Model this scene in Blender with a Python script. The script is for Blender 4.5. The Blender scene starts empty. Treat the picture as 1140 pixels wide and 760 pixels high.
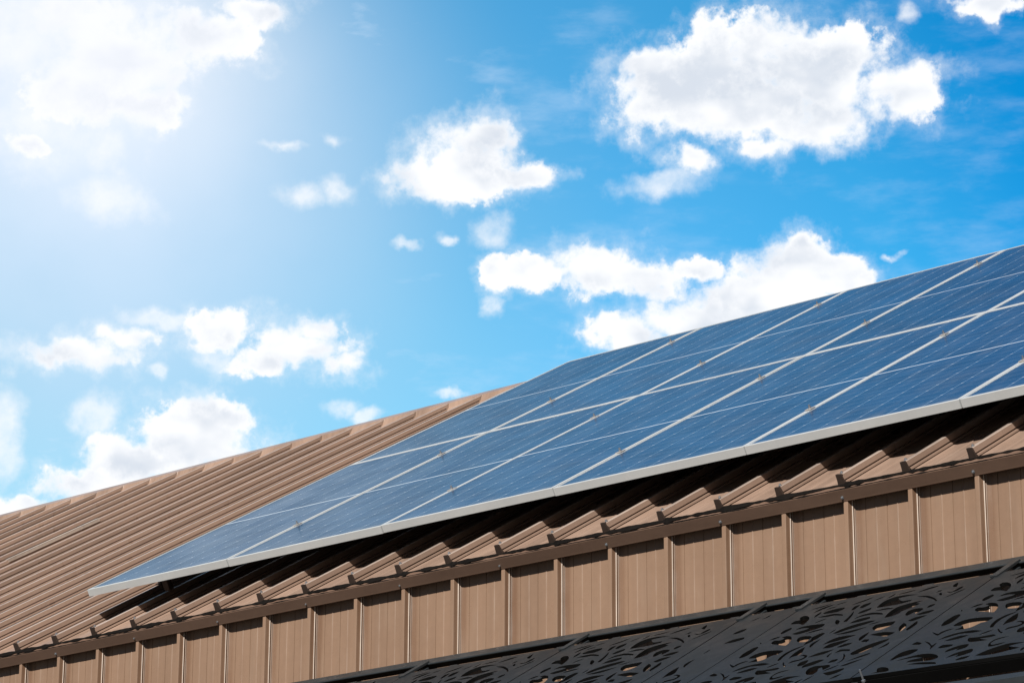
import bpy, bmesh, math, random
from math import sin, cos, radians, pi
from mathutils import Vector, Matrix, noise

C = bpy.context.scene.collection
SC = bpy.context.scene
R = random.Random(7)
Z0 = 4.136                      # height of the eave above the ground (m)

# ------------------------------------------------------------------ camera
cam = bpy.data.cameras.new('camera')
cam.sensor_width = 36.0
cam.lens = 3216.9 / 1140 * 36.0
cam.clip_start = 0.1
cam.clip_end = 5000
co = bpy.data.objects.new('camera', cam)
C.objects.link(co)
RT = Vector((0.72996079, 0.68347678, 0.00409094))
UP = Vector((0.1949186, -0.21390459, 0.9572103))
FW = Vector((-0.65510609, 0.69792859, 0.2893643))
co.matrix_world = Matrix(((RT.x, UP.x, -FW.x, 9.99766), (RT.y, UP.y, -FW.y, -8.47012),
                          (RT.z, UP.z, -FW.z, -2.53611 + Z0), (0, 0, 0, 1)))
SC.camera = co

# ------------------------------------------------------------------ sun and sky
SUN = Vector((0.26, -0.76, 0.595)).normalized()       # towards the sun
sl = bpy.data.lights.new('sun', 'SUN')
sl.energy = 5.0
sl.angle = radians(0.5)
sl.color = (1.0, 0.955, 0.89)
so = bpy.data.objects.new('sun', sl)
so.rotation_euler = SUN.to_track_quat('Z', 'Y').to_euler()
so.location = (8, -8, 12)
C.objects.link(so)

SC.view_settings.view_transform = 'Standard'
SC.view_settings.look = 'None'
SC.view_settings.gamma = 1
SC.view_settings.exposure = 0.35
SC.view_settings.use_curve_mapping = False

world = bpy.data.worlds.new('World')
SC.world = world
world.use_nodes = True
wt = world.node_tree
for n_ in list(wt.nodes): wt.nodes.remove(n_)
class G:
    """tiny helper to write node graphs"""
    def __init__(s, t): s.t = t
    def n(s, k, **kw):
        o = s.t.nodes.new(k)
        for a, b in kw.items(): setattr(o, a, b)
        return o
    def put(s, sock, v):
        if isinstance(v, bpy.types.NodeSocket): s.t.links.new(v, sock)
        else: sock.default_value = v
    def m(s, op, a, b=0.0, c=0.0, clamp=False):
        o = s.n('ShaderNodeMath', operation=op); o.use_clamp = clamp
        s.put(o.inputs[0], a); s.put(o.inputs[1], b); s.put(o.inputs[2], c)
        return o.outputs[0]
    def v(s, op, a, b=(0, 0, 0), scale=None):
        o = s.n('ShaderNodeVectorMath', operation=op)
        s.put(o.inputs[0], a); s.put(o.inputs[1], b)
        if scale is not None: s.put(o.inputs[3], scale)
        return o.outputs['Value'] if op in ('LENGTH', 'DOT_PRODUCT') else o.outputs[0]
    def mix(s, f, a, b, blend='MIX'):
        o = s.n('ShaderNodeMix', data_type='RGBA', blend_type=blend)
        s.put(o.inputs[0], f); s.put(o.inputs[6], a); s.put(o.inputs[7], b)
        return o.outputs[2]
    def ss(s, x, a, b, lo=0.0, hi=1.0, kind='SMOOTHSTEP'):
        o = s.n('ShaderNodeMapRange', interpolation_type=kind)
        s.put(o.inputs[0], x); s.put(o.inputs[1], a); s.put(o.inputs[2], b)
        s.put(o.inputs[3], lo); s.put(o.inputs[4], hi)
        return o.outputs[0]
    def noise(s, vec, scale, detail=4, rough=0.5, out=0, dist=0.0):
        o = s.n('ShaderNodeTexNoise')
        s.put(o.inputs['Vector'], vec); s.put(o.inputs['Scale'], scale)
        s.put(o.inputs['Detail'], detail); s.put(o.inputs['Roughness'], rough)
        s.put(o.inputs['Distortion'], dist)
        return o.outputs[out]
    def xyz(s, a, b, c):
        o = s.n('ShaderNodeCombineXYZ')
        s.put(o.inputs[0], a); s.put(o.inputs[1], b); s.put(o.inputs[2], c)
        return o.outputs[0]
g = G(wt)
SKY_STRENGTH = 0.05
dirv = g.n('ShaderNodeTexCoord').outputs['Generated']
sep = g.n('ShaderNodeSeparateXYZ'); wt.links.new(dirv, sep.inputs[0])
AZ = g.m('MULTIPLY', g.m('ARCTAN2', sep.outputs[0], sep.outputs[1]), 180 / pi)
EL = g.m('MULTIPLY', g.m('ARCSINE', sep.outputs[2]), 180 / pi)
sky = g.n('ShaderNodeTexSky', sky_type='NISHITA')
sky.sun_disc = False
sky.sun_elevation = math.asin(SUN.z)
sky.sun_rotation = math.atan2(SUN.x, SUN.y)
sky.altitude = 100; sky.air_density = 1.0; sky.dust_density = 0.6; sky.ozone_density = 2.0
# the deep azure of this sky, paler towards the west
tt = g.ss(g.m('ADD', AZ, g.m('MULTIPLY', EL, 0.55)), -45.0, -20.0, 0.0, 1.0, 'LINEAR')
cr = g.n('ShaderNodeValToRGB'); wt.links.new(tt, cr.inputs[0])
STOPS = [(0.0, (3.2, 4.0, 3.4)), (0.36, (2.3, 3.75, 3.5)), (0.60, (1.05, 3.2, 3.6)), (0.80, (0.50, 2.8, 3.4)), (0.97, (0.04, 2.1, 3.1))]
for i, (p_, c_) in enumerate(STOPS):
    e_ = cr.color_ramp.elements[i] if i < 2 else cr.color_ramp.elements.new(p_)
    e_.position = p_; e_.color = tuple(q / 4 for q in c_) + (1,)
cr.color_ramp.interpolation = 'B_SPLINE' if False else 'LINEAR'
azure = g.v('SCALE', cr.outputs[0], scale=4.0)
away = g.m('MULTIPLY', g.m('ARCCOSINE', g.v('DOT_PRODUCT', dirv, (-0.63, 0.67, 0.39))), 180 / pi)
azure = g.mix(g.ss(away, 24.0, 52.0), azure, (0.19, 0.24, 0.29, 1))
skyc = g.mix(1.0, sky.outputs[0], azure, 'MULTIPLY')
# cumulus: groups of billows at their bearing and height in the sky, broken up by fractal noise
w1 = g.v('SUBTRACT', g.noise(dirv, 38.0, 3, 0.5, 1), (0.5, 0.5, 0.5))
w2 = g.v('SUBTRACT', g.noise(dirv, 120.0, 4, 0.55, 1), (0.5, 0.5, 0.5))
P = g.v('ADD', g.v('ADD', g.xyz(AZ, EL, 0.0), g.v('MULTIPLY', w2, (0.55, 0.45, 0.0))), g.v('MULTIPLY', w1, (0.9, 0.6, 0.0)))
CLOUDS = [(-39.01, 22.02, 1.44, 1.07, 1.0), (-37.67, 22.34, 1.54, 0.8, 1.0), (-36.35, 21.94, 1.34, 0.89, 1.0), (-35.24, 21.55, 1.15, 0.68, 1.0), (-39.97, 21.6, 1.15, 0.8, 1.0), (-38.26, 21.39, 1.82, 0.8, 1.0), (-36.95, 21.09, 1.53, 0.53, 1.0), (-39.57, 20.39, 0.72, 0.53, 0.55), (-40.08, 19.92, 0.95, 0.32, 0.4), (-40.34, 22.22, 0.67, 0.32, 0.9), (-37.9, 20.58, 0.76, 0.25, 0.6), (-44.15, 20.51, 1.14, 0.71, 1.0), (-45.09, 20.0, 0.85, 0.46, 1.0), (-43.11, 20.11, 0.72, 0.32, 0.8), (-43.68, 20.91, 0.67, 0.43, 1.0), (-44.43, 20.01, 1.14, 0.45, 1.0), (-43.71, 19.04, 0.51, 0.36, 0.6), (-45.36, 18.7, 0.38, 0.14, 0.5), (-44.61, 18.86, 0.19, 0.14, 0.5), (-41.51, 18.28, 0.9, 0.53, 1.0), (-42.44, 18.19, 0.84, 0.39, 0.9), (-40.39, 18.09, 1.03, 0.39, 0.8), (-39.36, 18.22, 0.84, 0.36, 0.6), (-43.38, 18.15, 0.52, 0.43, 0.6), (-43.6, 17.53, 0.26, 0.25, 0.5), (-37.41, 17.97, 1.16, 0.64, 1.1), (-38.34, 17.58, 1.08, 0.57, 1.1), (-39.46, 17.25, 1.21, 0.53, 1.1), (-40.77, 16.96, 0.84, 0.43, 1.1), (-36.48, 18.01, 0.75, 0.45, 1.0), (-37.99, 17.04, 1.77, 0.62, 1.2), (-52.13, 16.38, 1.26, 0.39, 0.75), (-51.32, 16.77, 0.93, 0.36, 0.6), (-50.42, 17.11, 0.93, 0.21, 0.5), (-49.22, 16.92, 0.71, 0.5, 0.8), (-49.29, 16.44, 0.46, 0.36, 0.5), (-47.64, 16.66, 1.08, 0.53, 1.0), (-48.46, 16.29, 0.84, 0.39, 0.7), (-46.71, 16.28, 0.65, 0.39, 0.6), (-47.28, 17.03, 0.65, 0.36, 1.0), (-50.53, 16.09, 0.24, 0.16, 0.6), (-49.78, 14.71, 1.33, 0.71, 1.0), (-49.06, 15.12, 0.65, 0.43, 1.0), (-50.85, 14.26, 1.14, 0.64, 0.9), (-51.9, 13.69, 1.14, 0.43, 0.9), (-51.7, 15.11, 0.46, 0.36, 0.7), (-52.95, 13.25, 0.77, 0.27, 0.8), (-53.53, 14.94, 0.37, 0.57, 0.8), (-53.43, 14.21, 0.44, 0.64, 0.5), (-51.78, 22.33, 1.83, 1.25, 1.1), (-52.94, 22.83, 1.16, 0.8, 0.7), (-49.71, 22.52, 1.16, 0.68, 0.9), (-48.69, 23.23, 0.97, 0.36, 0.7), (-51.17, 21.31, 1.24, 0.57, 0.9), (-53.69, 22.9, 0.87, 0.62, 0.5), (-53.35, 20.34, 0.8, 0.46, 0.7), (-51.78, 20.4, 0.57, 0.62, 0.35), (-52.13, 21.69, 1.53, 1.07, 0.9), (-47.63, 19.68, 0.57, 0.28, 0.35), (-46.85, 19.79, 0.38, 0.32, 0.5), (-47.0, 20.82, 0.34, 0.21, 0.3), (-48.13, 20.64, 0.57, 0.14, 0.2), (-33.19, 23.17, 1.01, 0.25, 0.8), (-34.8, 23.16, 0.23, 0.28, 0.4), (-46.13, 15.31, 0.33, 0.14, 0.6), (-44.38, 15.74, 0.52, 0.11, 0.3), (-46.69, 15.44, 0.55, 0.27, 0.15), (-35.26, 18.41, 0.23, 0.11, 0.2)]
big = lambda c: c[4] > 0.5 and c[2] > 0.51
CL = [(c[0], c[1], c[2], c[3], c[4] - (0.22 if c[0] < -49.2 and c[1] > 19.5 else 0.0)) for c in CLOUDS if big(c)]
FAINT = [(c[0], c[1], c[2] * 1.15, c[3] * 1.15, c[4]) for c in CLOUDS if not big(c)]
FAINT += [(-53.2, 20.6, 1.6, 1.3, 0.35), (-51.6, 19.4, 1.4, 0.6, 0.3), (-53.7, 22.3, 1.2, 1.0, 0.4)]
f = f2 = None
for (az, el, rx, ry, w) in FAINT:
    q = g.v('MULTIPLY', g.v('SUBTRACT', P, (az, el, 0)), (1 / rx, 1 / ry, 0))
    x = g.m('SUBTRACT', w + 0.35, g.v('LENGTH', q))
    f2 = x if f2 is None else g.m('MAXIMUM', f2, x)
for (az, el, rx, ry, w) in CL:
    q = g.v('MULTIPLY', g.v('SUBTRACT', P, (az, el, 0)), (1 / rx, 1 / ry, 0))
    x = g.m('SUBTRACT', w + (0.25 if w < 0.85 else 0.08), g.v('LENGTH', q))
    f = x if f is None else g.m('MAXIMUM', f, x)
n1 = g.noise(dirv, 62.0, 9, 0.60)
n2 = g.noise(dirv, 210.0, 6, 0.62)
nn = g.m('ADD', g.m('MULTIPLY', g.m('SUBTRACT', n1, 0.5), 2.1), g.m('MULTIPLY', g.m('SUBTRACT', n2, 0.5), 0.55))
dens = g.m('ADD', g.m('MINIMUM', f, 0.75), nn)
edge = g.ss(g.noise(dirv, 40.0, 3, 0.5), 0.35, 0.65, 0.18, 0.72)
e2 = g.n('ShaderNodeMapRange', interpolation_type='SMOOTHSTEP')
g.put(e2.inputs[0], dens); e2.inputs[1].default_value = -0.16; g.put(e2.inputs[2], edge)
dens2 = g.m('ADD', g.m('MINIMUM', f2, 0.5), g.m('MULTIPLY', nn, 0.8))
halo = g.m('MULTIPLY', g.ss(g.m('ADD', dens, g.m('MULTIPLY', nn, 0.45)), -0.55, 0.60), 0.42)
alpha = g.m('MAXIMUM', g.m('MAXIMUM', e2.outputs[0], halo), g.ss(dens2, -0.35, 0.95, 0.0, 0.8))
# shade inside the billows (thin grey-blue bellies)
n3 = g.noise(g.v('ADD', g.v('MULTIPLY', dirv, (1, 1, 1.7)), (0.4, 0.0, 0.1)), 36.0, 3, 0.45)
belly = g.m('MULTIPLY', g.ss(n3, 0.36, 0.66), g.ss(dens, 0.1, 0.9))
cloudc = g.mix(g.m('MULTIPLY', belly, 1.0), (1.03, 1.04, 1.06, 1), (0.71, 0.77, 0.86, 1))
cloudc = g.v('SCALE', cloudc, scale=1 / SKY_STRENGTH)
# lens-flare haze painted into the sky as a pale veil, plus thin wisps
vq = g.v('LENGTH', g.v('MULTIPLY', g.v('SUBTRACT', g.xyz(AZ, EL, 0), (-52.5, 20.4, 0)), (1 / 10.0, 1 / 8.5, 0)))
veil = g.m('MULTIPLY', g.ss(vq, 0.0, 1.0, 0.88, 0.0), g.ss(g.noise(dirv, 22.0, 4, 0.5), 0.2, 0.62, 0.85, 1.0))
wisps = g.m('MULTIPLY', g.ss(g.noise(g.v('MULTIPLY', dirv, (1, 1, 3.2)), 20.0, 6, 0.6), 0.46, 0.78), g.ss(AZ, -48.0, -40.0, 0.50, 0.22))
veil = g.m('MAXIMUM', veil, wisps)
veilc = g.v('SCALE', (0.74, 0.87, 1.04), scale=1 / SKY_STRENGTH)
skyc = g.mix(veil, skyc, veilc)
skyc = g.mix(alpha, skyc, cloudc)
# white lens-flare glow high in the west, painted into the sky colour
gq = g.v('LENGTH', g.v('MULTIPLY', g.v('SUBTRACT', g.xyz(AZ, EL, 0), (-52.3, 22.4, 0)), (1 / 6.0, 1 / 4.6, 0)))
glow = g.ss(gq, 0.0, 1.0, 0.70, 0.0)
skyc = g.mix(glow, skyc, g.v('SCALE', (0.96, 0.98, 1.04), scale=1 / SKY_STRENGTH))
skyc = g.v('SCALE', skyc, scale=0.785)
bg = g.n('ShaderNodeBackground'); wt.links.new(skyc, bg.inputs[0]); bg.inputs[1].default_value = SKY_STRENGTH
wo = g.n('ShaderNodeOutputWorld'); wt.links.new(bg.outputs[0], wo.inputs[0])

# ------------------------------------------------------------------ materials
def mat(name):
    m_ = bpy.data.materials.new(name); m_.use_nodes = True
    t = m_.node_tree
    b = t.nodes['Principled BSDF']
    return m_, G(t), b
def paint(name, col, var=0.10, rough=0.45, spec=0.4, streak=(1, 1, 1), bump=0.0, dirt=0.25, dirtcol=None, metallic=0.0, ribs=0.0, foot=0.0):
    m_, g, b = mat(name)
    tc = g.n('ShaderNodeTexCoord').outputs['Object']
    a = g.noise(g.v('MULTIPLY', tc, streak), 3.0, 5, 0.6)
    c = g.noise(tc, 40.0, 4, 0.6)
    k = g.m('ADD', g.ss(a, 0.3, 0.7, 1 - var, 1 + var), g.ss(c, 0.3, 0.7, -var * 0.4, var * 0.4))
    if ribs:      # every rolled sheet and rib has weathered a little differently
        k = g.m('ADD', k, g.ss(g.noise(g.v('MULTIPLY', tc, (5.0, 0.12, 0.12)), 1.0, 3, 0.7), 0.3, 0.7, -ribs, ribs))
        k = g.m('ADD', k, g.ss(g.noise(g.v('MULTIPLY', tc, (34.0, 0.5, 0.5)), 1.0, 2, 0.5), 0.3, 0.7, -ribs * 0.5, ribs * 0.5))
    colr = g.v('SCALE', col, scale=k)
    if foot:      # darker brown band over the flank and foot of every rib
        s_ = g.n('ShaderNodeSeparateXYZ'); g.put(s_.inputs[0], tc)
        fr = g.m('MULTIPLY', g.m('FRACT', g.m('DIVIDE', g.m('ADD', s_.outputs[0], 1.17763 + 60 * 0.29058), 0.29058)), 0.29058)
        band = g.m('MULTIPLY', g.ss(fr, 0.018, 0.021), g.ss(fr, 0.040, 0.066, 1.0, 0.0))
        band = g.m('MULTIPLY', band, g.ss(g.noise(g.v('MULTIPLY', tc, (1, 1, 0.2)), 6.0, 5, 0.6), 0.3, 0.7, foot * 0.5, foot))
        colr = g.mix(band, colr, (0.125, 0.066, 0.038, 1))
    dc = dirtcol or (0.30, 0.24, 0.19)
    dmask = g.m('MULTIPLY', g.ss(g.noise(g.v('MULTIPLY', tc, streak), 9.0, 8, 0.7), 0.50, 0.78), dirt)
    colr = g.mix(dmask, colr, (*dc, 1))
    g.put(b.inputs['Base Color'], colr)
    g.put(b.inputs['Roughness'], g.ss(g.noise(tc, 7.0, 5, 0.6), 0.3, 0.7, rough - 0.08, rough + 0.1))
    b.inputs['Specular IOR Level'].default_value = spec
    b.inputs['Metallic'].default_value = metallic
    if bump:
        bn = g.n('ShaderNodeBump'); bn.inputs['Strength'].default_value = 1.0; bn.inputs['Distance'].default_value = bump
        g.put(bn.inputs['Height'], g.noise(g.v('MULTIPLY', tc, streak), 5.0, 3, 0.5))
        g.put(b.inputs['Normal'], bn.outputs[0])
    return m_
BROWN = (0.2873, 0.1963, 0.1484)
M_roof = paint('brown_painted_roof_metal', BROWN, 0.07, 0.34, 0.45, (1.0, 0.35, 0.35), 0.004, 0.22, (0.330, 0.271, 0.228), 0.0, 0.13)
M_ribcap = paint('rib_tops_painted_sheen', (0.3611, 0.2865, 0.2434), 0.12, 0.32, 0.5, (1.0, 0.3, 0.3), 0, 0.4, (0.314, 0.220, 0.165), 0.0, 0.14)  # lighter tone paints the sky sheen on the rib tops
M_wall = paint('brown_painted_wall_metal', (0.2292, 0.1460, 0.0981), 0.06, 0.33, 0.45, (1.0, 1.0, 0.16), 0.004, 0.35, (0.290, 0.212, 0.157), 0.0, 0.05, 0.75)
M_trim = paint('brown_trim_metal', (0.1492, 0.0926, 0.0659), 0.08, 0.45, 0.3, (0.4, 1, 1), 0.003, 0.25, (0.094, 0.063, 0.047))
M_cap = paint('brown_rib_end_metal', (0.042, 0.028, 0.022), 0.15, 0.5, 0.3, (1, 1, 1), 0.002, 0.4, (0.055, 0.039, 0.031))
M_seal = paint('old_black_sealant', (0.0070, 0.0058, 0.0052), 0.3, 0.8, 0.08, (1, 1, 1), 0.01, 0.25, (0.030, 0.021, 0.016))
M_alu = paint('anodised_aluminium', (0.4592, 0.4749, 0.4788), 0.04, 0.38, 0.5, (1, 1, 1), 0.0, 0.2, (0.393, 0.377, 0.345), 0.0)
M_clamp = paint('clamp_steel', (0.4082, 0.3846, 0.3611), 0.1, 0.4, 0.5, (1, 1, 1), 0, 0.3, (0.275, 0.173, 0.118), 0.3)
M_zinc = paint('zinc_steel', (0.4318, 0.4553, 0.4867), 0.1, 0.3, 0.6, (1, 1, 1), 0, 0.1, (0.235, 0.235, 0.235), 0.8)
M_black = paint('black_powder_coated_steel', (0.0196, 0.0236, 0.0267), 0.12, 0.5, 0.35, (1, 0.5, 0.5), 0.001, 0.35, (0.039, 0.042, 0.046))
M_dark = paint('shaded_fascia_black', (0.0067, 0.0059, 0.0067), 0.1, 0.6, 0.2, (1, 1, 1), 0, 0.1, (0.02, 0.02, 0.02))  # underside shade put into the board's colour
M_screen = paint('black_sheet_metal', (0.0126, 0.0149, 0.0169), 0.14, 0.5, 0.35, (1, 0.4, 0.4), 0.0015, 0.4, (0.028, 0.031, 0.033))
M_edge = paint('bare_steel_and_painted_glint', (0.4710, 0.3925, 0.3297), 0.12, 0.35, 0.5, (1, 1, 0.3), 0, 0.6, (0.283, 0.188, 0.130))  # bare steel for the lap strip, painted glints on the wall ribs
M_shade = paint('painted_shade_black', (0.0039, 0.0039, 0.0039), 0.2, 0.8, 0.1, (1, 1, 1), 0, 0.1, (0.009, 0.009, 0.009))  # near-black standing for shade on sheet rims, rail front and front beam
M_back = paint('black_backsheet', (0.0157, 0.0157, 0.0157), 0.03, 0.6, 0.3)

def solar_glass():
    m_, g, b = mat('solar_cells_under_glass')
    tc = g.n('ShaderNodeTexCoord').outputs['Object']      # metres, origin at the panel's lower left corner
    s = g.n('ShaderNodeSeparateXYZ'); g.put(s.inputs[0], tc)
    X, Y = s.outputs[0], s.outputs[1]
    PX, PY = 0.972 / 6, 1.924 / 24
    # half-cut cells: two halves of twelve rows either side of a wider white line
    yy = g.m('SUBTRACT', Y, 0.98)
    ya = g.m('SUBTRACT', g.m('ABSOLUTE', yy), 0.006)
    fx = g.m('MULTIPLY', g.m('SUBTRACT', g.m('FRACT', g.m('DIVIDE', g.m('SUBTRACT', X, 0.014), PX)), 0.5), PX)
    fy = g.m('MULTIPLY', g.m('SUBTRACT', g.m('FRACT', g.m('DIVIDE', ya, PY - 0.0004)), 0.5), PY)
    gx = g.m('SUBTRACT', PX / 2, g.m('ABSOLUTE', fx))      # distance to the column gap
    gy = g.m('SUBTRACT', PY / 2, g.m('ABSOLUTE', fy))      # distance to the row gap
    colgap = g.ss(gx, 0.0011, 0.0022, 1.0, 0.0)
    rowgap = g.ss(gy, 0.0008, 0.0018, 0.45, 0.0)
    # chamfered corners of every second row make the small white diamonds
    par = g.m('FRACT', g.m('MULTIPLY', g.m('DIVIDE', ya, PY - 0.0004), 0.5))
    cham = g.m('MULTIPLY', g.ss(g.m('ADD', gx, g.m('MULTIPLY', gy, 1.9)), 0.0065, 0.0085, 1.0, 0.0), 0.75)
    mid = g.ss(g.m('ABSOLUTE', yy), 0.0050, 0.0062, 1.0, 0.0)
    edge = g.m('MAXIMUM', g.ss(g.m('ABSOLUTE', g.m('SUBTRACT', X, 0.502)), 0.4865, 0.4875),
               g.ss(g.m('ABSOLUTE', yy), 0.968, 0.969))
    # busbars (nine thin wires per cell along the slope)
    bb = g.m('ABSOLUTE', g.m('SUBTRACT', g.m('FRACT', g.m('DIVIDE', g.m('SUBTRACT', X, 0.014), PX / 9)), 0.5))
    bus = g.ss(bb, 0.018, 0.04, 0.18, 0.0)
    cidx = g.xyz(g.m('FLOOR', g.m('DIVIDE', g.m('SUBTRACT', X, 0.014), PX)), g.m('FLOOR', g.m('DIVIDE', yy, PY)), 0.0)
    oi = g.n('ShaderNodeObjectInfo').outputs['Random']
    wn = g.n('ShaderNodeTexWhiteNoise'); g.put(wn.inputs['Vector'], g.v('ADD', cidx, g.xyz(oi, oi, oi)))
    wn.noise_dimensions = '3D'
    kk = g.m('ADD', g.ss(wn.outputs['Value'], 0, 1, 0.90, 1.10), g.ss(g.noise(tc, 4.0, 4, 0.6), 0.3, 0.7, -0.07, 0.07))
    kk = g.m('MULTIPLY', kk, g.ss(oi, 0, 1, 0.86, 1.12, 'LINEAR'))
    cell = g.v('SCALE', (0.0175, 0.041, 0.092), scale=kk)
    col = g.mix(g.m('MAXIMUM', bus, rowgap), cell, (0.24, 0.33, 0.43, 1))
    col = g.mix(g.m('MULTIPLY', colgap, 0.62), col, (0.35, 0.46, 0.55, 1))
    col = g.mix(g.m('MAXIMUM', cham, g.m('MAXIMUM', mid, edge)), col, (0.57, 0.62, 0.67, 1))
    # a little dust settled towards the lower frame
    dust = g.m('ADD', g.m('MULTIPLY', g.ss(g.noise(g.v('MULTIPLY', tc, (1, 0.25, 1)), 14.0, 7, 0.65), 0.42, 0.8), 0.13), g.m('MULTIPLY', g.ss(Y, 0.012, 0.10, 1.0, 0.0), g.ss(g.noise(tc, 9.0, 5, 0.6), 0.35, 0.7, 0.0, 0.30)))
    col = g.mix(dust, col, (0.33, 0.33, 0.315, 1))
    g.put(b.inputs['Base Color'], col)
    g.put(b.inputs['Roughness'], g.ss(g.noise(tc, 3.0, 3, 0.5), 0.3, 0.7, 0.20, 0.27))
    b.inputs['Specular IOR Level'].default_value = 0.21
    return m_
M_solar = solar_glass()

def ground_mat():
    m_, g, b = mat('concrete_yard')
    tc = g.n('ShaderNodeTexCoord').outputs['Object']
    k = g.m('ADD', g.ss(g.noise(tc, 0.35, 8, 0.6), 0.3, 0.7, 0.8, 1.15), g.ss(g.noise(tc, 60.0, 4, 0.6), 0.3, 0.7, -0.12, 0.12))
    g.put(b.inputs['Base Color'], g.v('SCALE', (0.075, 0.072, 0.068), scale=k))
    b.inputs['Roughness'].default_value = 0.9
    return m_
M_ground = ground_mat()

# ------------------------------------------------------------------ mesh helpers
def link(name, bm, m, parent=None, smooth=False):
    me = bpy.data.meshes.new(name)
    bmesh.ops.recalc_face_normals(bm, faces=bm.faces[:]) if bm.faces else None
    bm.to_mesh(me); bm.free()
    me.materials.append(m)
    if smooth:
        for p in me.polygons: p.use_smooth = True
    o = bpy.data.objects.new(name, me)
    C.objects.link(o)
    if parent: o.parent = parent
    return o
def tag(o, label=None, cat=None, group=None, kind=None):
    if label: o['label'] = label
    if cat: o['category'] = cat
    if group: o['group'] = group
    if kind: o['kind'] = kind
    return o
def empty(name, loc=(0, 0, 0), mw=None):
    o = bpy.data.objects.new(name, None); C.objects.link(o)
    o.empty_display_size = 0.1
    if mw is not None: o.matrix_world = mw
    else: o.location = loc
    return o
def box(bm, c, s, M=None, bev=0.0):
    r = bmesh.ops.create_cube(bm, size=1.0)
    vs = r['verts']
    for v in vs: v.co = Vector((c[0] + v.co.x * s[0], c[1] + v.co.y * s[1], c[2] + v.co.z * s[2]))
    if bev:
        es = list({e for v in vs for e in v.link_edges})
        rb = bmesh.ops.bevel(bm, geom=es, offset=bev, segments=2, affect='EDGES', profile=0.5)
        vs = list({v for f in rb['faces'] for v in f.verts} | {v for v in vs if v.is_valid})
    if M is not None:
        for v in vs: v.co = M @ v.co
    return vs
def cyl(bm, c, r, h, seg=8, M=None, r2=None):
    q = bmesh.ops.create_cone(bm, cap_ends=True, segments=seg, radius1=r, radius2=r if r2 is None else r2, depth=h)
    for v in q['verts']:
        v.co = v.co + Vector(c)
        if M is not None: v.co = M @ v.co
def strip(bm, rows):
    """grid of points -> quads"""
    vr = [[bm.verts.new(p) for p in r] for r in rows]
    for a, b in zip(vr, vr[1:]):
        for i in range(len(a) - 1):
            bm.faces.new((a[i], a[i + 1], b[i + 1], b[i]))
    return vr

# ------------------------------------------------------------------ roof frame of reference
PITCH = 0.50232
cR, sR = cos(PITCH), sin(PITCH)
RY, RZ = -0.0618, 0.09635                 # rib tops at the eave
def RP(x, a, h): return Vector((x, RY + a * cR - h * sR, Z0 + RZ + a * sR + h * cR))
ROOFM = Matrix(((1, 0, 0, 0), (0, cR, -sR, RY), (0, sR, cR, Z0 + RZ), (0, 0, 0, 1)))   # x, slope, normal -> world
S = 0.29058                                # rib spacing
WX, RX = -1.17763, -1.17463
K0, K1 = -42, 26
GL = 4.715                                 # eave to ridge along the slope
LX, HX = RX + K0 * S - 0.05, RX + K1 * S + 0.2

# ------------------------------------------------------------------ ground
bm = bmesh.new()
for v in [(-600, -600), (600, -600), (600, 600), (-600, 600)]: bm.verts.new((v[0], v[1], 0))
bm.faces.new(bm.verts[:])
tag(link('ground', bm, M_ground), kind='structure')

# ------------------------------------------------------------------ the building
bld = empty('metal_building', (0, 0, 0))
tag(bld, 'large brown metal-clad shed with ribbed walls and a ribbed pitched roof', 'building')

# roof sheet: standing ribs running up the slope
prof = [(-0.005, -0.042), (-0.002, -0.034), (-0.003, -0.012), (0.0, -0.001), (0.002, 0.0), (0.018, 0.0), (0.020, -0.002),
        (0.0240, -0.0215), (0.0170, -0.0235), (0.0170, -0.0275), (0.0290, -0.0285), (0.031, -0.0350), (0.0260, -0.0365), (0.0260, -0.0385), (0.033, -0.0400),
        (0.042, -0.0418), (0.10, -0.0425), (0.103, -0.0405), (0.112, -0.0405), (0.115, -0.0425),
        (0.185, -0.0425), (0.188, -0.0405), (0.197, -0.0405), (0.200, -0.0425), (0.275, -0.0422)]
bm = bmesh.new()
NA = 15
rows = []
for i in range(NA + 1):
    a = -0.004 + (GL + 0.0) * i / NA
    row = []
    for k in range(K0, K1 + 1):
        wob = 0.0018 * noise.noise(Vector((k * 3.1, a * 0.8, 0)))
        for (px_, ph) in prof:
            pan = 0.0022 * noise.noise(Vector((k * 1.7 + px_ * 4, a * 1.6, 5))) if ph < -0.041 else 0
            row.append(RP(RX + k * S + px_ + wob, a, ph + pan + wob * 0.5))
    row.append(RP(RX + (K1 + 1) * S, a, -0.0425))
    rows.append(row)
strip(bm, rows)
roof = link('roof', bm, M_roof, bld)
roof.data.materials.append(M_ribcap)
NR = len(prof)
ncol = NR * (K1 - K0 + 1)
for i_, p_ in enumerate(roof.data.polygons):
    if (i_ % ncol) % NR in (2, 3, 4, 5): p_.material_index = 1

# folded rib closures at the eave, one continuous strip with a little irregularity
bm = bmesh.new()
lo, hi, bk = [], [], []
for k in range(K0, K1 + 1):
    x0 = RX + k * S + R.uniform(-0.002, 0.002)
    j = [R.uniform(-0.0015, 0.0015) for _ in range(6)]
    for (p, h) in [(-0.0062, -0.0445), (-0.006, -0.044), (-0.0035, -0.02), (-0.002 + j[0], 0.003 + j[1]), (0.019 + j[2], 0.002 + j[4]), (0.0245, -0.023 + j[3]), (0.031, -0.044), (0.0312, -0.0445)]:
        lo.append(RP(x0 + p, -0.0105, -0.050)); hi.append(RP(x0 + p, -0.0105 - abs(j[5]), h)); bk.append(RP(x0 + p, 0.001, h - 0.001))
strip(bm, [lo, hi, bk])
link('rib_end_closure', bm, M_cap, roof)

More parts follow.
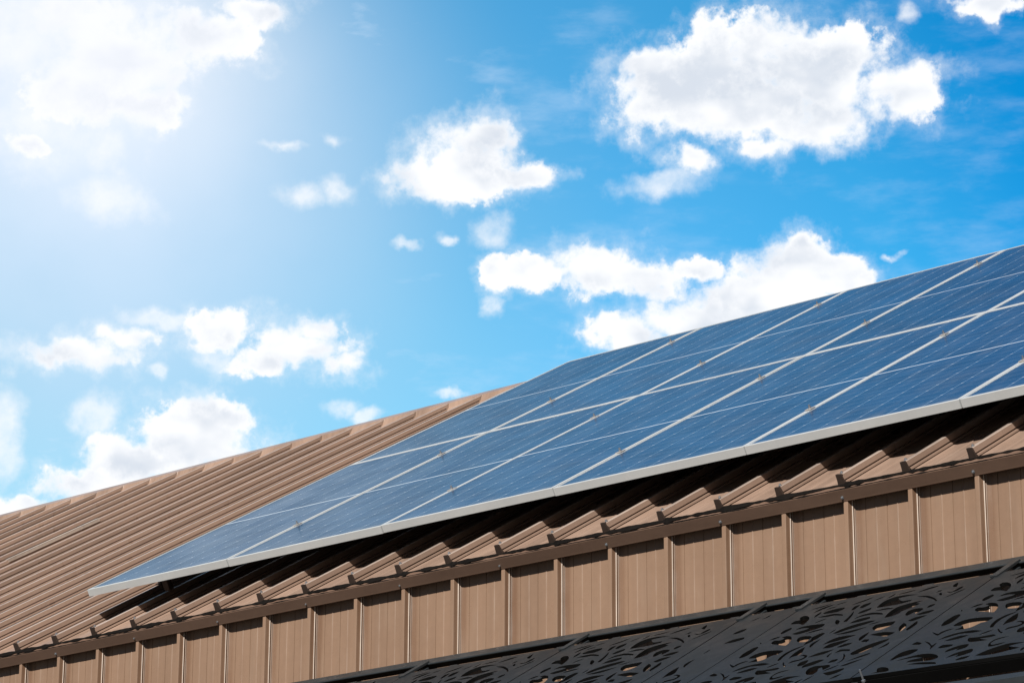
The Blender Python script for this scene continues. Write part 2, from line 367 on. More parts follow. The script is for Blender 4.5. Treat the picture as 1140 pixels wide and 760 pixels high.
# eave flashing (under the sheet) and fascia trim below it
def wav(x, s=1.0, f=9.0, ph=0.0): return s * noise.noise(Vector((x * f, ph, 0.3)))
def ridge_strip(name, x0, x1, step, profile, m, parent, smooth=False):
    bm = bmesh.new()
    n_ = int((x1 - x0) / step)
    rows = [[Vector((x, y, Z0 + z)) for (y, z) in profile(x)] for x in [x0 + (x1 - x0) * i / n_ for i in range(n_ + 1)]]
    strip(bm, rows)
    return link(name, bm, m, parent, smooth)
# (y, z) of the pan edge at the eave: about y=-0.044, z=0.058
ridge_strip('eave_flashing', LX, HX, 0.03, lambda x: [
    (-0.028, 0.060), (-0.0505 + wav(x, .0008), 0.0585 + wav(x, .0012, 4)), (-0.0535 + wav(x, .0008), 0.044), (-0.050, 0.0385)], M_trim, bld)
def fascia(x0, x1, dy):
    ridge_strip('eave_fascia', x0, x1, 0.10, lambda x: [
        (-0.030, 0.0405), (-0.0585 - dy + wav(x, .0007, 2), 0.0395), (-0.060 - dy + wav(x, .0007, 2), 0.0365),
        (-0.0335 - dy, 0.0035 + wav(x, .0006, 3)), (-0.031 - dy, 0.000 + wav(x, .0006, 3)), (-0.016, 0.002)], M_trim, bld)
sx = [LX, -6.9, -3.9, -0.56, 2.47, 5.5, HX]
for i in range(6): fascia(sx[i] - (0.03 if i else 0), sx[i + 1], 0.0012 if i % 2 else 0.0)
# lumpy old sealant squeezed out of the two joints
ridge_strip('sealant_bead', LX, HX, 0.012, lambda x: (lambda t: [
    (-0.0470, 0.0605), (-0.0515 - t * 0.5, 0.0600 + t * 0.45), (-0.0535 - t * 0.5, 0.0570 - t * 1.05), (-0.0510, 0.0555 - t * 0.8)])(
    max(0.0010, 0.0052 + wav(x, .0075, 9) + wav(x, .0050, 31, 3)) + 0.007 * max(0, 0.6 + wav(x, 1.2, 3, 8)) * math.exp(-((((x - RX - 0.038) % S + 0.02) % S - 0.02) / 0.013) ** 2)), M_seal, bld)
ridge_strip('sealant_bead', LX, HX, 0.012, lambda x: (lambda t: [
    (-0.0500, 0.0425 + t * 0.4), (-0.0580 - t * 0.3, 0.0415 + t * 0.7), (-0.0602 - t * 0.3, 0.0395 - t * 0.4), (-0.0570, 0.0385)])(
    max(0.0, 0.0016 + wav(x, .0030, 12, 7) + wav(x, .0020, 40, 9))), M_seal, bld)

# wall sheet
wprof = [(-0.004, 0.0125), (-0.0025, 0.004), (-0.003, -0.018), (0.0, -0.0275), (0.0015, -0.0285), (0.0175, -0.0285), (0.0190, -0.0275), (0.0225, -0.013),
         (0.0248, -0.0092), (0.0275, -0.0074), (0.0280, -0.0055), (0.0240, -0.0040), (0.0258, 0.0002), (0.0285, 0.0018), (0.0290, 0.0035), (0.0262, 0.0050),
         (0.0320, 0.0095), (0.044, 0.0120), (0.0690, 0.0125), (0.0695, 0.0150), (0.0725, 0.0145), (0.0735, 0.0125),
         (0.1150, 0.0125), (0.1175, 0.0100), (0.1200, 0.0118), (0.1215, 0.0125), (0.1660, 0.0125), (0.1665, 0.0150), (0.1695, 0.0145), (0.1705, 0.0125),
         (0.2110, 0.0125), (0.2135, 0.0100), (0.2160, 0.0118), (0.2175, 0.0125), (0.262, 0.0127)]
bm = bmesh.new()
rows = []
zs = [0.05, -0.1, -0.25, -0.4, -0.55, -0.75, -1.0, -1.5, -2.2, -3.0, -Z0]
for z in zs:
    row = []
    for k in range(K0, K1 + 1):
        for (px_, py_) in wprof:
            w_ = 0.0012 * noise.noise(Vector((k * 2.3 + px_ * 5, z * 1.5, 9)))
            row.append(Vector((WX + k * S + px_, py_ + w_, Z0 + z)))
    row.append(Vector((WX + (K1 + 1) * S, 0.0125, Z0 + z)))
    rows.append(row)
strip(bm, rows)
bm.faces.ensure_lookup_table()
NW = len(wprof)
ncol = NW * (K1 - K0 + 1)
glint_faces = [i for i, f_ in enumerate(bm.faces) if (i % ncol) % NW in (8, 13)]  # bead facets that get a highlight painted in pale colour
wall_o = link('wall', bm, M_wall, bld)
wall_o.data.materials.append(M_edge)
for i in glint_faces: wall_o.data.polygons[i].material_index = 1

# a bare-metal lap strip clipped over one rib far down the roof
bm = bmesh.new()
box(bm, (RX - 11 * S + 0.010, 3.02, 0.0030), (0.026, 0.80, 0.004), ROOFM, 0.001)
box(bm, (RX - 11 * S + 0.0255, 3.02, -0.008), (0.003, 0.80, 0.016), ROOFM)
link('lap_strip', bm, M_edge, roof)

# ridge: sheet ends turned up between the ribs, cap on top, far slope and gables
bm = bmesh.new()
rows = [[], [], [], []]
for k in range(K0, K1 + 1):
    xa, xb = RX + k * S + 0.026, RX + (k + 1) * S + 0.003
    j = R.uniform(-0.010, 0.010)
    for x in (xa, xb):
        rows[0].append(RP(x, GL - 0.075 + j, -0.0405)); rows[1].append(RP(x, GL - 0.030 + j, -0.022))
        rows[2].append(RP(x, GL - 0.002, 0.0035)); rows[3].append(RP(x, GL + 0.004, 0.0040))
    if k < K1:
        for i, h_ in enumerate((0.0008, 0.0012, 0.0036, 0.0041)):
            rows[i].append(RP(xb + 0.001, GL - 0.012 + 0.005 * i, h_)); rows[i].append(RP(RX + (k + 1) * S + 0.024, GL - 0.012 + 0.005 * i, h_))
strip(bm, rows)
link('ridge_closure', bm, M_roof, roof)
bm = bmesh.new()
rows = []
for i in range(60):
    x = LX + (HX - LX) * i / 59
    w_ = 0.0012 * noise.noise(Vector((x, 3, 3)))
    p1, p2 = RP(x, GL + 0.0045, 0.0030 + w_), RP(x, GL + 0.10, 0.003 + w_)
    p3 = Vector((x, p2.y + 0.12, p2.z - 0.055)); p4 = Vector((x, p2.y + 0.13, p2.z - 0.085))
    rows.append([p1, p2, p3, p4])
strip(bm, rows)
link('ridge_cap', bm, M_roof, roof)
pk = RP(0, GL + 0.10, 0.0)
bm = bmesh.new()
ybk = pk.y * 2
strip(bm, [[Vector((LX, pk.y + 0.02, pk.z - 0.02)), Vector((LX, ybk, Z0 + 0.05))], [Vector((HX, pk.y + 0.02, pk.z - 0.02)), Vector((HX, ybk, Z0 + 0.05))]])
link('roof', bm, M_roof, bld)
for x in (LX + 0.02, HX - 0.02):
    bm = bmesh.new()
    bm.faces.new([bm.verts.new(p) for p in [(x, 0.02, 0), (x, ybk - 0.1, 0), (x, ybk - 0.1, Z0), (x, pk.y, pk.z - 0.07), (x, 0.02, Z0 + 0.02)]])
    link('wall', bm, M_wall, bld)
bm = bmesh.new()
bm.faces.new([bm.verts.new(p) for p in [(LX, ybk - 0.1, 0), (HX, ybk - 0.1, 0), (HX, ybk - 0.1, Z0), (LX, ybk - 0.1, Z0)]])
link('wall', bm, M_wall, bld)

# screws: one on every rib end, one on the fascia above every second wall rib
def screw_bm(M):
    bm = bmesh.new()
    cyl(bm, (0, 0, 0.001), 0.0070, 0.002, 12, M)
    cyl(bm, (0, 0, 0.0045), 0.0045, 0.005, 6, M)
    cyl(bm, (0, 0, 0.0076), 0.0040, 0.0012, 12, M, 0.002)
    return bm
sc0 = None
def add_screw(name, M):
    global sc0
    if sc0 is None:
        sc0 = link(name, screw_bm(Matrix()), M_zinc, bld); sc0.matrix_world = M; return
    o = sc0.copy(); C.objects.link(o); o.parent = bld; o.matrix_world = M
for k in range(-2, 23):
    add_screw('screw', ROOFM @ Matrix.Translation((RX + k * S + 0.009 + R.uniform(-.002, .002), 0.014, 0.0005)) @ Matrix.Rotation(R.uniform(-.25, .25), 4, 'X'))
    if k % 2:
        add_screw('screw', Matrix.Translation((WX + k * S + 0.004, -0.0395, Z0 + 0.0135)) @ Matrix.Rotation(radians(90 + 36), 4, 'X'))

# ------------------------------------------------------------------ solar panels
PXX, PZH, PV, LP, PWD = -0.83789, 0.13564, 0.25, 1.9694, 1.01
PL, PW_ = 1.963, 1.004
TH = 0.035
ORD = ['first', 'second', 'third', 'fourth', 'fifth', 'sixth', 'seventh']
def ring(bm, x0, x1, y0, y1, w, z0, z1, lip):
    """aluminium frame: hollow rectangle with bevelled outer edges"""
    o = [(x0, y0), (x1, y0), (x1, y1), (x0, y1)]
    i = [(x0 + w, y0 + w), (x1 - w, y0 + w), (x1 - w, y1 - w), (x0 + w, y1 - w)]
    b = 0.0012
    ob = [(x0 + b, y0 + b), (x1 - b, y0 + b), (x1 - b, y1 - b), (x0 + b, y1 - b)]
    loops = [[(p[0], p[1], z0) for p in i], [(p[0], p[1], z0) for p in o], [(p[0], p[1], z1 - b) for p in o], [(p[0], p[1], z1) for p in ob],
             [(p[0], p[1], z1) for p in i], [(p[0], p[1], z1 - lip) for p in i]]
    vs = [[bm.verts.new(p) for p in l] for l in loops]
    for a, c in zip(vs, vs[1:]):
        for q in range(4): bm.faces.new((a[q], a[(q + 1) % 4], c[(q + 1) % 4], c[q]))
def make_panel():
    t = empty('solar_panel')
    bm = bmesh.new(); ring(bm, 0, PW_, 0, PL, 0.0138, -TH, 0, 0.03)
    link('frame', bm, M_alu, t)
    bm = bmesh.new(); box(bm, (PW_ / 2, PL / 2, -0.0045), (PW_ - 0.027, PL - 0.027, 0.005))
    link('glass', bm, M_solar, t)
    bm = bmesh.new(); box(bm, (PW_ / 2, PL / 2, -0.0100), (PW_ - 0.022, PL - 0.022, 0.003))
    link('backsheet', bm, M_back, t)
    return t
def copy_tree(o, parent=None):
    c = o.copy(); C.objects.link(c)
    if parent: c.parent = parent
    for ch in list(o.children): copy_tree(ch, c)
    return c
proto = None
for row in (0, 1):
    for k in range(7):
        if row == 1 and k > 5: continue
        o = make_panel() if proto is None else copy_tree(proto)
        if proto is None: proto = o
        dx = 0.012 if row else 0.0
        o.matrix_world = ROOFM @ Matrix.Translation((PXX + k * PWD + 0.003 + dx + R.uniform(-.0015, .0015), PV + row * LP, PZH + R.uniform(-.0012, .0012)))
        lab = '%s solar panel from the left in the %s row' % (ORD[k], 'lower' if row == 0 else 'upper')
        if row == 0 and k == 0: lab = 'leftmost lower solar panel, its bottom corner pointing over the bare brown roof'
        if row == 1 and k == 0: lab = 'leftmost upper solar panel, its top corner meeting the sky'
        tag(o, lab, 'solar panel', 'solar panels in two rows on the roof')

# mounting rails, brackets and clamps
RV = [0.252, 0.812, 1.275, 1.845]
RL = ['lowest aluminium mounting rail, nearest the eave under the lower solar panels', 'second aluminium mounting rail up from the eave, under the lower solar panels',
      'third aluminium mounting rail up from the eave, under the upper solar panels', 'topmost aluminium mounting rail, nearest the ridge under the upper solar panels']
def rowa(v): return PV + (v * LP)
for v_, lab in zip(RV, RL):
    bm = bmesh.new()
    x0, x1 = PXX - 0.06 + 0.08, PXX + 7 * PWD
    box(bm, ((x0 + x1) / 2, rowa(v_), PZH - TH - 0.0215), (x1 - x0, 0.040, 0.040), ROOFM, 0.002)
    box(bm, ((x0 + x1) / 2, rowa(v_), PZH - TH - 0.0435), (x1 - x0, 0.052, 0.003), ROOFM)
    o = link('mounting_rail', bm, M_alu)
    tag(o, lab, 'mounting rail', 'rails under the solar panels')
def bracket(x, a, lab):
    t = empty('rail_bracket', mw=ROOFM @ Matrix.Translation((x, a, 0.0)))
    bm = bmesh.new(); box(bm, (0.010, 0, 0.004), (0.044, 0.06, 0.008), None, 0.001); link('base_plate', bm, M_cap, t)
    bm = bmesh.new(); box(bm, (0.010, 0, 0.030), (0.030, 0.038, 0.044), None, 0.002); link('riser', bm, M_cap, t)
    tag(t, lab, 'bracket', 'brackets holding up the lowest rail')
t = empty('frame_hook', mw=ROOFM @ Matrix.Translation((-0.475, 0.42, 0.0)))
bm = bmesh.new(); box(bm, (0.0, 0, 0.088), (0.062, 0.045, 0.022), None, 0.002); link('hook_plate', bm, M_cap, t)
bm = bmesh.new(); box(bm, (0.008, 0, 0.048), (0.036, 0.030, 0.058), None, 0.002); link('hook_arm', bm, M_cap, t)
tag(t, 'small dark hook hanging below the frame near the left corner of the panel array', 'bracket')
bracket(RX + 1 * S, rowa(RV[0]), 'dark bracket on the bare rib beside the shadow, first from the left under the panels')
for i, k in enumerate((5, 9, 13, 17)):
    bracket(RX + k * S, rowa(RV[0]), 'dark bracket in the shadow under the lower panels, %s from the left' % ORD[i + 1])

def make_clamp():
    t = empty('panel_clamp')
    bm = bmesh.new(); box(bm, (0, 0, 0.0022), (0.030, 0.040, 0.0035), None, 0.001); box(bm, (0, 0, -0.012), (0.007, 0.040, 0.024))
    link('clamp_plate', bm, M_clamp, t)
    bm = bmesh.new(); cyl(bm, (0, 0, 0.0072), 0.0065, 0.006, 6); cyl(bm, (0, 0, 0.013), 0.0040, 0.014, 8); cyl(bm, (0, 0, 0.0047), 0.0080, 0.0016, 14)
    link('bolt', bm, M_zinc, t)
    return t
cp = None
for ri, v_ in enumerate(RV):
    for k in range(1, 7):
        if ri >= 2 and k > 5: continue
        o = make_clamp() if cp is None else copy_tree(cp)
        if cp is None: cp = o
        dx = 0.012 if ri >= 2 else 0
        o.matrix_world = ROOFM @ Matrix.Translation((PXX + k * PWD + dx, rowa(v_) + R.uniform(-.01, .01), PZH)) @ Matrix.Rotation(R.uniform(-.06, .06), 4, 'Z')
        tag(o, '%s clamp on the seam between %s and %s solar panels, %s row' % (
            'lower' if ri % 2 == 0 else 'higher', ORD[k - 1], ORD[k], 'lower' if ri < 2 else 'upper'), 'clamp', 'clamps between the solar panels')

# ------------------------------------------------------------------ black steel canopy along the wall
CY, CZ = -0.10, -0.3550
def CP(x, a, h): return Vector((x, CY + a * cR - h * sR, Z0 + CZ + a * sR + h * cR))
CANM = Matrix(((1, 0, 0, 0), (0, cR, -sR, CY), (0, sR, cR, Z0 + CZ), (0, 0, 0, 1)))
RAFT = [-0.085, 0.79, 1.660, 2.545, 3.430, 3.704, 4.548, 5.43, 6.31]
XE0, XE1 = RAFT[0] - 0.05, RAFT[-1] + 0.05
can = empty('canopy_frame', (0, CY, Z0 + CZ))
can.matrix_world = Matrix.Identity(4)
tag(can, 'long black steel canopy frame of rails and sloping rafters fixed along the brown wall', 'canopy frame')
def extr(name, x0, x1, pts, m, parent):
    """x-extruded closed section given as (a, h) in canopy coordinates"""
    bm = bmesh.new()
    n_ = len(pts)
    A = [bm.verts.new(CP(x0, *p)) for p in pts]; B = [bm.verts.new(CP(x1, *p)) for p in pts]
    for i in range(n_): bm.faces.new((A[i], A[(i + 1) % n_], B[(i + 1) % n_], B[i]))
    bm.faces.new(A[::-1]); bm.faces.new(B)
    return link(name, bm, m, parent)
# wall-side rail: front tilted down to stay dark, faced with a painted-shade strip
extr('wall_rail', XE0, XE1, [(0.0, -0.0010), (-0.0035, -0.0045), (-0.0030, -0.0065), (0.0165, -0.0300), (0.060, -0.030), (0.066, 0.0)], M_black, can)
extr('rail_shade_strip', XE0, XE1, [(-0.0028, -0.0067), (0.0160, -0.0300), (0.0150, -0.0315), (-0.0045, -0.0075)], M_shade, can)  # near-black strip painted as the shade on the rail front
# front beam under the lower end of the sheets, then the outer edge channel and a fascia darkened for its shade
extr('front_beam', XE0, XE1, [(-1.075, -0.0150), (-1.116, -0.0150), (-1.1165, -0.016), (-1.108, -0.056), (-1.075, -0.056)], M_shade, can)  # beam made taller and near-black to fill in the shade here
extr('edge_channel', XE0, XE1, [(-1.300, -0.004), (-1.345, -0.004), (-1.352, -0.022), (-1.346, -0.024), (-1.335, -0.012), (-1.300, -0.012)], M_black, can)
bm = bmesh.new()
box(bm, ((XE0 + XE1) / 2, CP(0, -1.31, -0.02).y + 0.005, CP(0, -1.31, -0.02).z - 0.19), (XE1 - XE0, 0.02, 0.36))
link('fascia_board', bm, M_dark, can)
for x in RAFT:
    bm = bmesh.new()
    box(bm, (x, -0.66, -0.0315), (0.038, 1.30, 0.030), CANM, 0.0015)
    box(bm, (x - 0.001, -0.075, 0.001), (0.030, 0.17, 0.010), CANM, 0.001)
    link('rafter', bm, M_black, can)
for x in [RAFT[0] + 0.2 + 0.293 * i for i in range(21)]:
    bm = bmesh.new(); box(bm, (x, -0.088, -0.016), (0.040, 0.05, 0.012), CANM)
    link('clip', bm, M_black, can)
# short outriggers holding the rail off the wall
for x in RAFT:
    bm = bmesh.new(); box(bm, (x, -0.02, Z0 + CZ - 0.03), (0.03, 0.10, 0.03)); link('wall_bracket', bm, M_black, can)

# a zinc threaded rod end standing on the front beam
bm = bmesh.new(); cyl(bm, (0, 0, 0.02), 0.003, 0.045, 8); cyl(bm, (0, 0, 0.004), 0.007, 0.006, 6)
o = link('threaded_rod', bm, M_zinc); o.matrix_world = CANM @ Matrix.Translation((4.63, -1.17, -0.004))
tag(o, 'small shiny threaded rod end sticking up at the lower edge of the black canopy', 'rod')

# cut-out pattern of the sheets in millimetres: x from the left edge, y down the slope
PAT = [[[83,-335],[81,-301],[103,-300],[83,-273],[83,-252],[107,-258],[140,-291],[159,-330],[167,-373],[130,-349]],[[105,-434],[103,-405],[118,-384],[135,-402],[131,-429],[121,-450]],[[137,-540],[136,-519],[168,-528],[177,-513],[152,-494],[166,-485],[196,-499],[223,-531],[244,-578],[248,-608],[183,-576],[156,-563]],[[103,-508],[111,-484],[133,-479],[138,-488],[123,-504]],[[166,-424],[175,-398],[211,-392],[259,-399],[288,-407],[299,-436],[285,-455],[257,-473],[217,-488],[182,-469],[198,-456],[225,-442],[232,-429],[197,-419]],[[263,-554],[255,-530],[271,-524],[311,-536],[331,-557],[347,-593],[333,-601],[300,-593],[279,-578]],[[334,-785],[319,-751],[313,-702],[329,-662],[361,-643],[353,-663],[335,-699],[335,-745],[345,-783]],[[379,-781],[366,-728],[366,-687],[375,-665],[406,-732],[404,-754],[386,-765]],[[143,-696],[145,-661],[169,-643],[219,-646],[272,-663],[284,-676],[277,-706],[258,-710],[242,-744],[213,-753],[175,-746],[191,-731],[187,-709],[166,-705]],[[166,-837],[177,-807],[213,-786],[269,-784],[316,-807],[286,-813],[229,-805],[196,-823]],[[201,-859],[220,-838],[247,-826],[282,-834],[263,-855],[226,-864]],[[305,-882],[301,-864],[330,-872],[367,-871],[392,-867],[412,-884],[398,-894],[356,-893],[402,-921],[368,-921],[336,-916],[317,-901]],[[440,-986],[430,-961],[432,-928],[457,-915],[482,-919],[459,-927],[440,-942],[438,-964],[454,-984],[479,-978],[500,-975],[487,-992],[464,-1000],[448,-997]],[[442,-1074],[462,-1038],[485,-1014],[525,-995],[591,-1008],[559,-1015],[538,-1027],[597,-1059],[567,-1070],[522,-1086],[476,-1086]],[[378,-813],[388,-819],[405,-843],[426,-863],[424,-870],[398,-843]],[[419,-839],[419,-815],[448,-807],[456,-789],[440,-773],[421,-767],[430,-758],[460,-776],[469,-796],[464,-820],[437,-829]],[[483,-874],[478,-845],[494,-833],[504,-833],[517,-865],[515,-886],[498,-889]],[[81,-672],[68,-626],[75,-575],[89,-565],[104,-580],[111,-619],[110,-660],[93,-677]],[[70,-519],[74,-517],[84,-531],[82,-536]],[[81,-731],[110,-754],[124,-764],[125,-744],[145,-728],[167,-731],[144,-751],[136,-774],[132,-783],[105,-759]],[[107,-827],[140,-850],[171,-887],[178,-862],[186,-895],[190,-931],[171,-895],[143,-863]],[[217,-923],[223,-901],[269,-914],[269,-931],[234,-935]],[[281,-990],[276,-967],[301,-937],[338,-935],[349,-970],[322,-988],[320,-969],[295,-982]],[[321,-1054],[331,-1019],[358,-1001],[387,-995],[404,-1028],[386,-1049],[357,-1056],[358,-1034],[337,-1045]],[[377,-1090],[388,-1070],[419,-1066],[417,-1088],[390,-1097]],[[67,-842],[73,-819],[107,-843],[105,-856]],[[68,-984],[67,-922],[92,-899],[134,-912],[125,-954],[91,-970],[79,-989]],[[102,-1004],[122,-988],[168,-969],[222,-979],[263,-1008],[282,-1036],[266,-1053],[214,-1046],[160,-1035],[168,-1017],[207,-1010],[165,-995]],[[181,-1062],[222,-1058],[296,-1080],[314,-1102],[280,-1093]],[[65,-1103],[83,-1093],[64,-1059],[74,-1048],[110,-1067],[132,-1098],[124,-1112],[99,-1104]],[[452,-302],[442,-234],[469,-200],[521,-198],[587,-220],[543,-217],[501,-226],[544,-271],[588,-274],[593,-291],[550,-306],[508,-308],[477,-308]],[[588,-239],[645,-256],[701,-298],[738,-338],[742,-351],[706,-315],[650,-274]],[[582,-452],[567,-403],[567,-343],[604,-318],[641,-310],[663,-313],[642,-329],[669,-344],[654,-375],[628,-408],[629,-427],[615,-447],[593,-453]],[[676,-458],[663,-416],[684,-400],[723,-412],[733,-434],[723,-464],[708,-444],[701,-462],[694,-475]],[[738,-409],[736,-383],[756,-379],[761,-399],[750,-416]],[[737,-480],[755,-458],[787,-453],[802,-461],[791,-485],[759,-490]],[[739,-541],[752,-512],[784,-506],[801,-509],[789,-532],[767,-554]],[[667,-232],[673,-212],[690,-219],[681,-230]],[[720,-244],[754,-258],[760,-216],[771,-208],[779,-230],[769,-258],[748,-265]],[[753,-326],[767,-297],[787,-261],[803,-245],[802,-261],[786,-286],[769,-311]],[[324,-281],[311,-235],[329,-226],[335,-247],[336,-283]],[[355,-270],[348,-233],[376,-219],[383,-247],[374,-275]],[[390,-339],[396,-309],[422,-292],[433,-318],[412,-343]],[[379,-418],[369,-370],[347,-297],[377,-353],[398,-423]],[[415,-407],[428,-370],[470,-360],[529,-386],[548,-409],[485,-385],[441,-390]],[[428,-453],[443,-418],[490,-409],[505,-433],[475,-453]],[[420,-549],[432,-511],[479,-475],[534,-463],[557,-474],[530,-498],[472,-532],[441,-556]],[[596,-554],[593,-525],[641,-519],[675,-523],[682,-568],[656,-600],[622,-588]],[[487,-718],[491,-675],[528,-660],[565,-653],[559,-684],[531,-722],[494,-720]],[[457,-671],[466,-620],[497,-604],[567,-615],[532,-642],[483,-662]],[[558,-731],[572,-704],[608,-704],[605,-725],[578,-738]],[[648,-710],[648,-687],[675,-697],[681,-722]],[[681,-828],[697,-781],[723,-750],[776,-722],[782,-748],[761,-787],[736,-836],[708,-854]],[[592,-796],[595,-764],[646,-780],[658,-800],[620,-789]],[[683,-926],[688,-903],[679,-873],[646,-821],[666,-840],[691,-883],[695,-913]],[[631,-897],[635,-875],[658,-875],[664,-897],[646,-904]],[[720,-922],[736,-899],[756,-875],[786,-859],[787,-877],[757,-900]],[[724,-963],[752,-933],[791,-914],[773,-942],[748,-965]],[[588,-975],[575,-936],[589,-918],[624,-924],[656,-927],[675,-953],[663,-977],[638,-946],[628,-954],[643,-982],[644,-1011],[617,-1007]],[[688,-1013],[723,-1004],[757,-991],[769,-1006],[758,-1036],[730,-1047]],[[766,-1094],[775,-1062],[794,-1054],[787,-1081]],[[181,-255],[200,-232],[255,-226],[270,-250],[254,-274],[196,-270]],[[186,-304],[212,-294],[254,-291],[309,-318],[322,-336],[269,-315],[233,-317]],[[478,-800],[500,-765],[560,-750],[540,-790]],[[640,-640],[690,-632],[760,-660],[745,-690],[690,-668]],[[330,-560],[350,-520],[372,-530],[372,-600],[350,-640]],[[790,-560],[815,-600],[812,-660],[795,-640]],[[520,-880],[560,-850],[590,-860],[570,-900],[530,-915]],[[560,-350],[545,-340],[505,-330],[470,-345],[500,-350]],[[548,-507],[560,-501],[574,-495],[585,-490],[593,-486],[587,-498],[578,-507],[563,-510]],[[321,-377],[341,-390],[357,-409],[366,-428],[370,-443],[356,-433],[342,-418],[329,-397]],[[443,-569],[475,-557],[510,-545],[540,-537],[561,-533],[542,-556],[516,-574],[479,-578]],[[278,-209],[294,-190],[313,-172],[329,-157],[342,-148],[337,-168],[325,-188],[303,-203]],[[182,-176],[190,-166],[202,-158],[213,-154],[222,-153],[216,-162],[207,-169],[194,-175]],[[166,-223],[173,-206],[185,-197],[199,-197],[210,-200],[201,-204],[189,-209],[176,-216]],[[375,-202],[380,-191],[388,-179],[396,-171],[402,-165],[401,-176],[396,-187],[387,-197]],[[397,-594],[400,-619],[403,-645],[407,-667],[410,-682],[395,-667],[385,-646],[385,-619]],[[694,-245],[705,-253],[714,-264],[719,-274],[722,-282],[713,-277],[705,-269],[697,-257]],[[399,-497],[404,-510],[405,-524],[402,-536],[398,-543],[396,-534],[396,-523],[397,-509]],[[624,-1043],[624,-1058],[623,-1074],[622,-1087],[620,-1097],[612,-1085],[608,-1072],[613,-1056]],[[461,-174],[481,-162],[503,-154],[523,-150],[538,-149],[524,-160],[506,-169],[483,-174]],[[120,-233],[119,-202],[131,-178],[151,-165],[172,-161],[163,-176],[151,-195],[135,-216]],[[561,-191],[574,-166],[595,-149],[618,-145],[637,-147],[623,-158],[605,-170],[582,-183]],[[157,-233],[166,-250],[171,-270],[170,-287],[168,-299],[160,-287],[154,-271],[153,-251]],[[221,-379],[223,-363],[231,-349],[242,-341],[252,-337],[248,-347],[241,-358],[231,-370]],[[442,-155],[448,-170],[447,-184],[440,-195],[432,-202],[433,-192],[435,-180],[438,-167]],[[329,-850],[334,-835],[343,-822],[354,-815],[364,-811],[360,-822],[354,-834],[342,-844]],[[615,-604],[624,-628],[630,-656],[633,-680],[633,-696],[618,-680],[607,-658],[606,-629]],[[575,-787],[579,-801],[583,-816],[587,-828],[590,-836],[580,-829],[573,-817],[571,-802]],[[73,-178],[93,-168],[116,-157],[135,-149],[149,-144],[137,-159],[120,-172],[96,-179]],[[673,-995],[677,-977],[688,-961],[700,-950],[711,-944],[707,-957],[700,-972],[687,-986]],[[258,-494],[275,-477],[296,-467],[315,-467],[331,-471],[318,-480],[300,-488],[278,-493]],[[805,-768],[815,-787],[815,-805],[805,-819],[793,-827],[795,-815],[798,-800],[801,-783]],[[710,-145],[720,-159],[729,-177],[735,-192],[739,-203],[723,-196],[711,-184],[706,-165]],[[733,-559],[758,-581],[775,-610],[781,-638],[782,-660],[765,-643],[749,-619],[737,-588]],[[656,-1021],[656,-1038],[653,-1056],[648,-1070],[644,-1080],[642,-1067],[642,-1052],[648,-1035]]]
def smooth_poly(p, n_=3):
    out = []
    N = len(p)
    for i in range(N):
        p0, p1, p2, p3 = [Vector(p[(i + q) % N]) for q in (-1, 0, 1, 2)]
        # keep sharp leaf tips
        a1 = (p1 - p0).angle(p2 - p1, 0); a2 = (p2 - p1).angle(p3 - p2, 0)
        t1 = (p2 - p0) * (0.5 if a1 < 1.5 else 0.12); t2 = (p3 - p1) * (0.5 if a2 < 1.5 else 0.12)
        L = (p2 - p1).length
        for t_ in (t1, t2):
            if t_.length > L * 0.8: t_ *= L * 0.8 / t_.length
        for j in range(n_):
            t = j / n_
            h00 = 2 * t**3 - 3 * t**2 + 1; h10 = t**3 - 2 * t**2 + t; h01 = -2 * t**3 + 3 * t**2; h11 = t**3 - t**2
            out.append(p1 * h00 + t1 * h10 + p2 * h01 + t2 * h11)
    return out
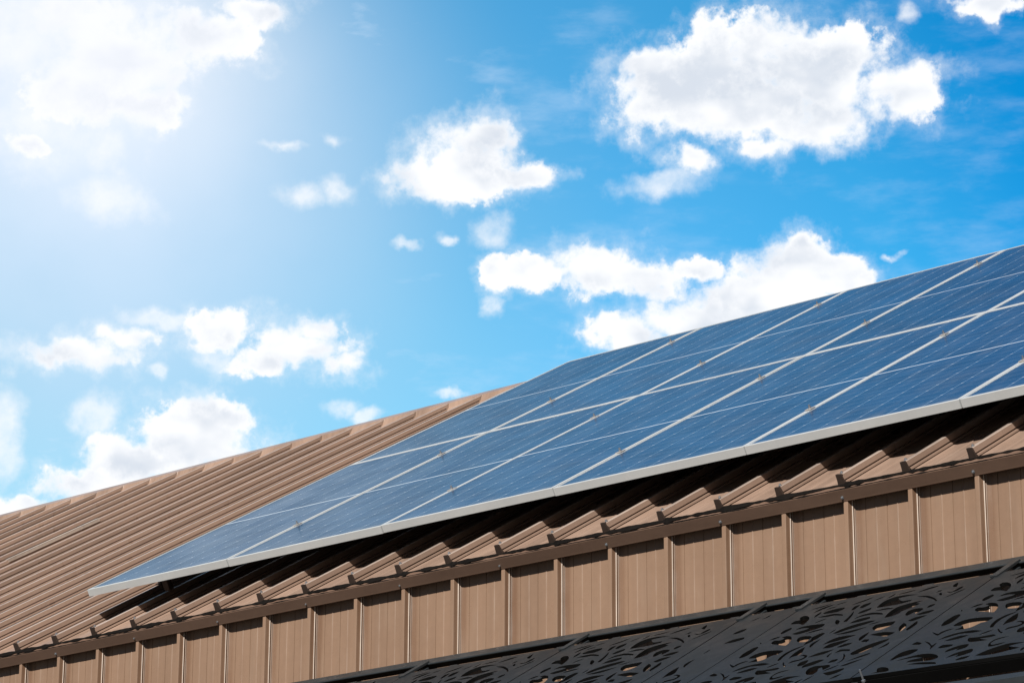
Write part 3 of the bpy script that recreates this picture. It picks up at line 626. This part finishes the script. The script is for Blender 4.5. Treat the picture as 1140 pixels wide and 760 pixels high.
def sheet_mesh(width, x_shift):
    cu = bpy.data.curves.new('sheet_outline', 'CURVE')
    cu.dimensions = '2D'; cu.fill_mode = 'BOTH'; cu.extrude = 0.0065
    def spl(pts):
        s_ = cu.splines.new('POLY'); s_.points.add(len(pts) - 1); s_.use_cyclic_u = True
        for i, p in enumerate(pts): s_.points[i].co = (p[0], p[1], 0, 1)
    g2 = 0.0018
    spl([(g2, -0.112), (width - g2, -0.112), (width - g2, -1.118), (g2, -1.118)])
    for p in PAT:
        q = [((x / 1000) - x_shift, y / 1000) for x, y in p]
        if min(a for a, b in q) < 0.05 or max(a for a, b in q) > width - 0.036: continue
        if min(b for a, b in q) < -1.106: q = [(a, max(b, -1.106)) for a, b in q]
        sp = smooth_poly(q)
        spl([(max(0.03, a), max(-1.110, b)) for a, b in sp])
    ob = bpy.data.objects.new('tmp', cu); C.objects.link(ob)
    dg = bpy.context.evaluated_depsgraph_get()
    me = bpy.data.meshes.new_from_object(ob.evaluated_get(dg))
    bpy.data.objects.remove(ob); bpy.data.curves.remove(cu)
    me.name = 'perforated_sheet'
    me.materials.clear(); me.materials.append(M_screen); me.materials.append(M_shade)
    for p_ in me.polygons: p_.material_index = 1 if abs(p_.normal.z) < 0.5 else 0  # hole rims and sheet edges take shade as near-black colour
    return me
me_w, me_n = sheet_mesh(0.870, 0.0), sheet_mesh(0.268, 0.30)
SL = ['third wide perforated sheet left of the narrow one, low at the left end of the black canopy',
      'leaf-cut black sheet at the far left of the canopy, only its top corner showing',
      'leaf-cut black sheet of the canopy, two places left of the narrow sheet',
      'wide leaf-cut black sheet just left of the narrow sheet',
      'narrow leaf-cut black sheet squeezed between two wide ones',
      'wide leaf-cut black sheet just right of the narrow sheet, wall showing through its holes',
      'rightmost leaf-cut black sheet in view, beside the edge of the photo',
      'leaf-cut black sheet beyond the right end of the photographed canopy']
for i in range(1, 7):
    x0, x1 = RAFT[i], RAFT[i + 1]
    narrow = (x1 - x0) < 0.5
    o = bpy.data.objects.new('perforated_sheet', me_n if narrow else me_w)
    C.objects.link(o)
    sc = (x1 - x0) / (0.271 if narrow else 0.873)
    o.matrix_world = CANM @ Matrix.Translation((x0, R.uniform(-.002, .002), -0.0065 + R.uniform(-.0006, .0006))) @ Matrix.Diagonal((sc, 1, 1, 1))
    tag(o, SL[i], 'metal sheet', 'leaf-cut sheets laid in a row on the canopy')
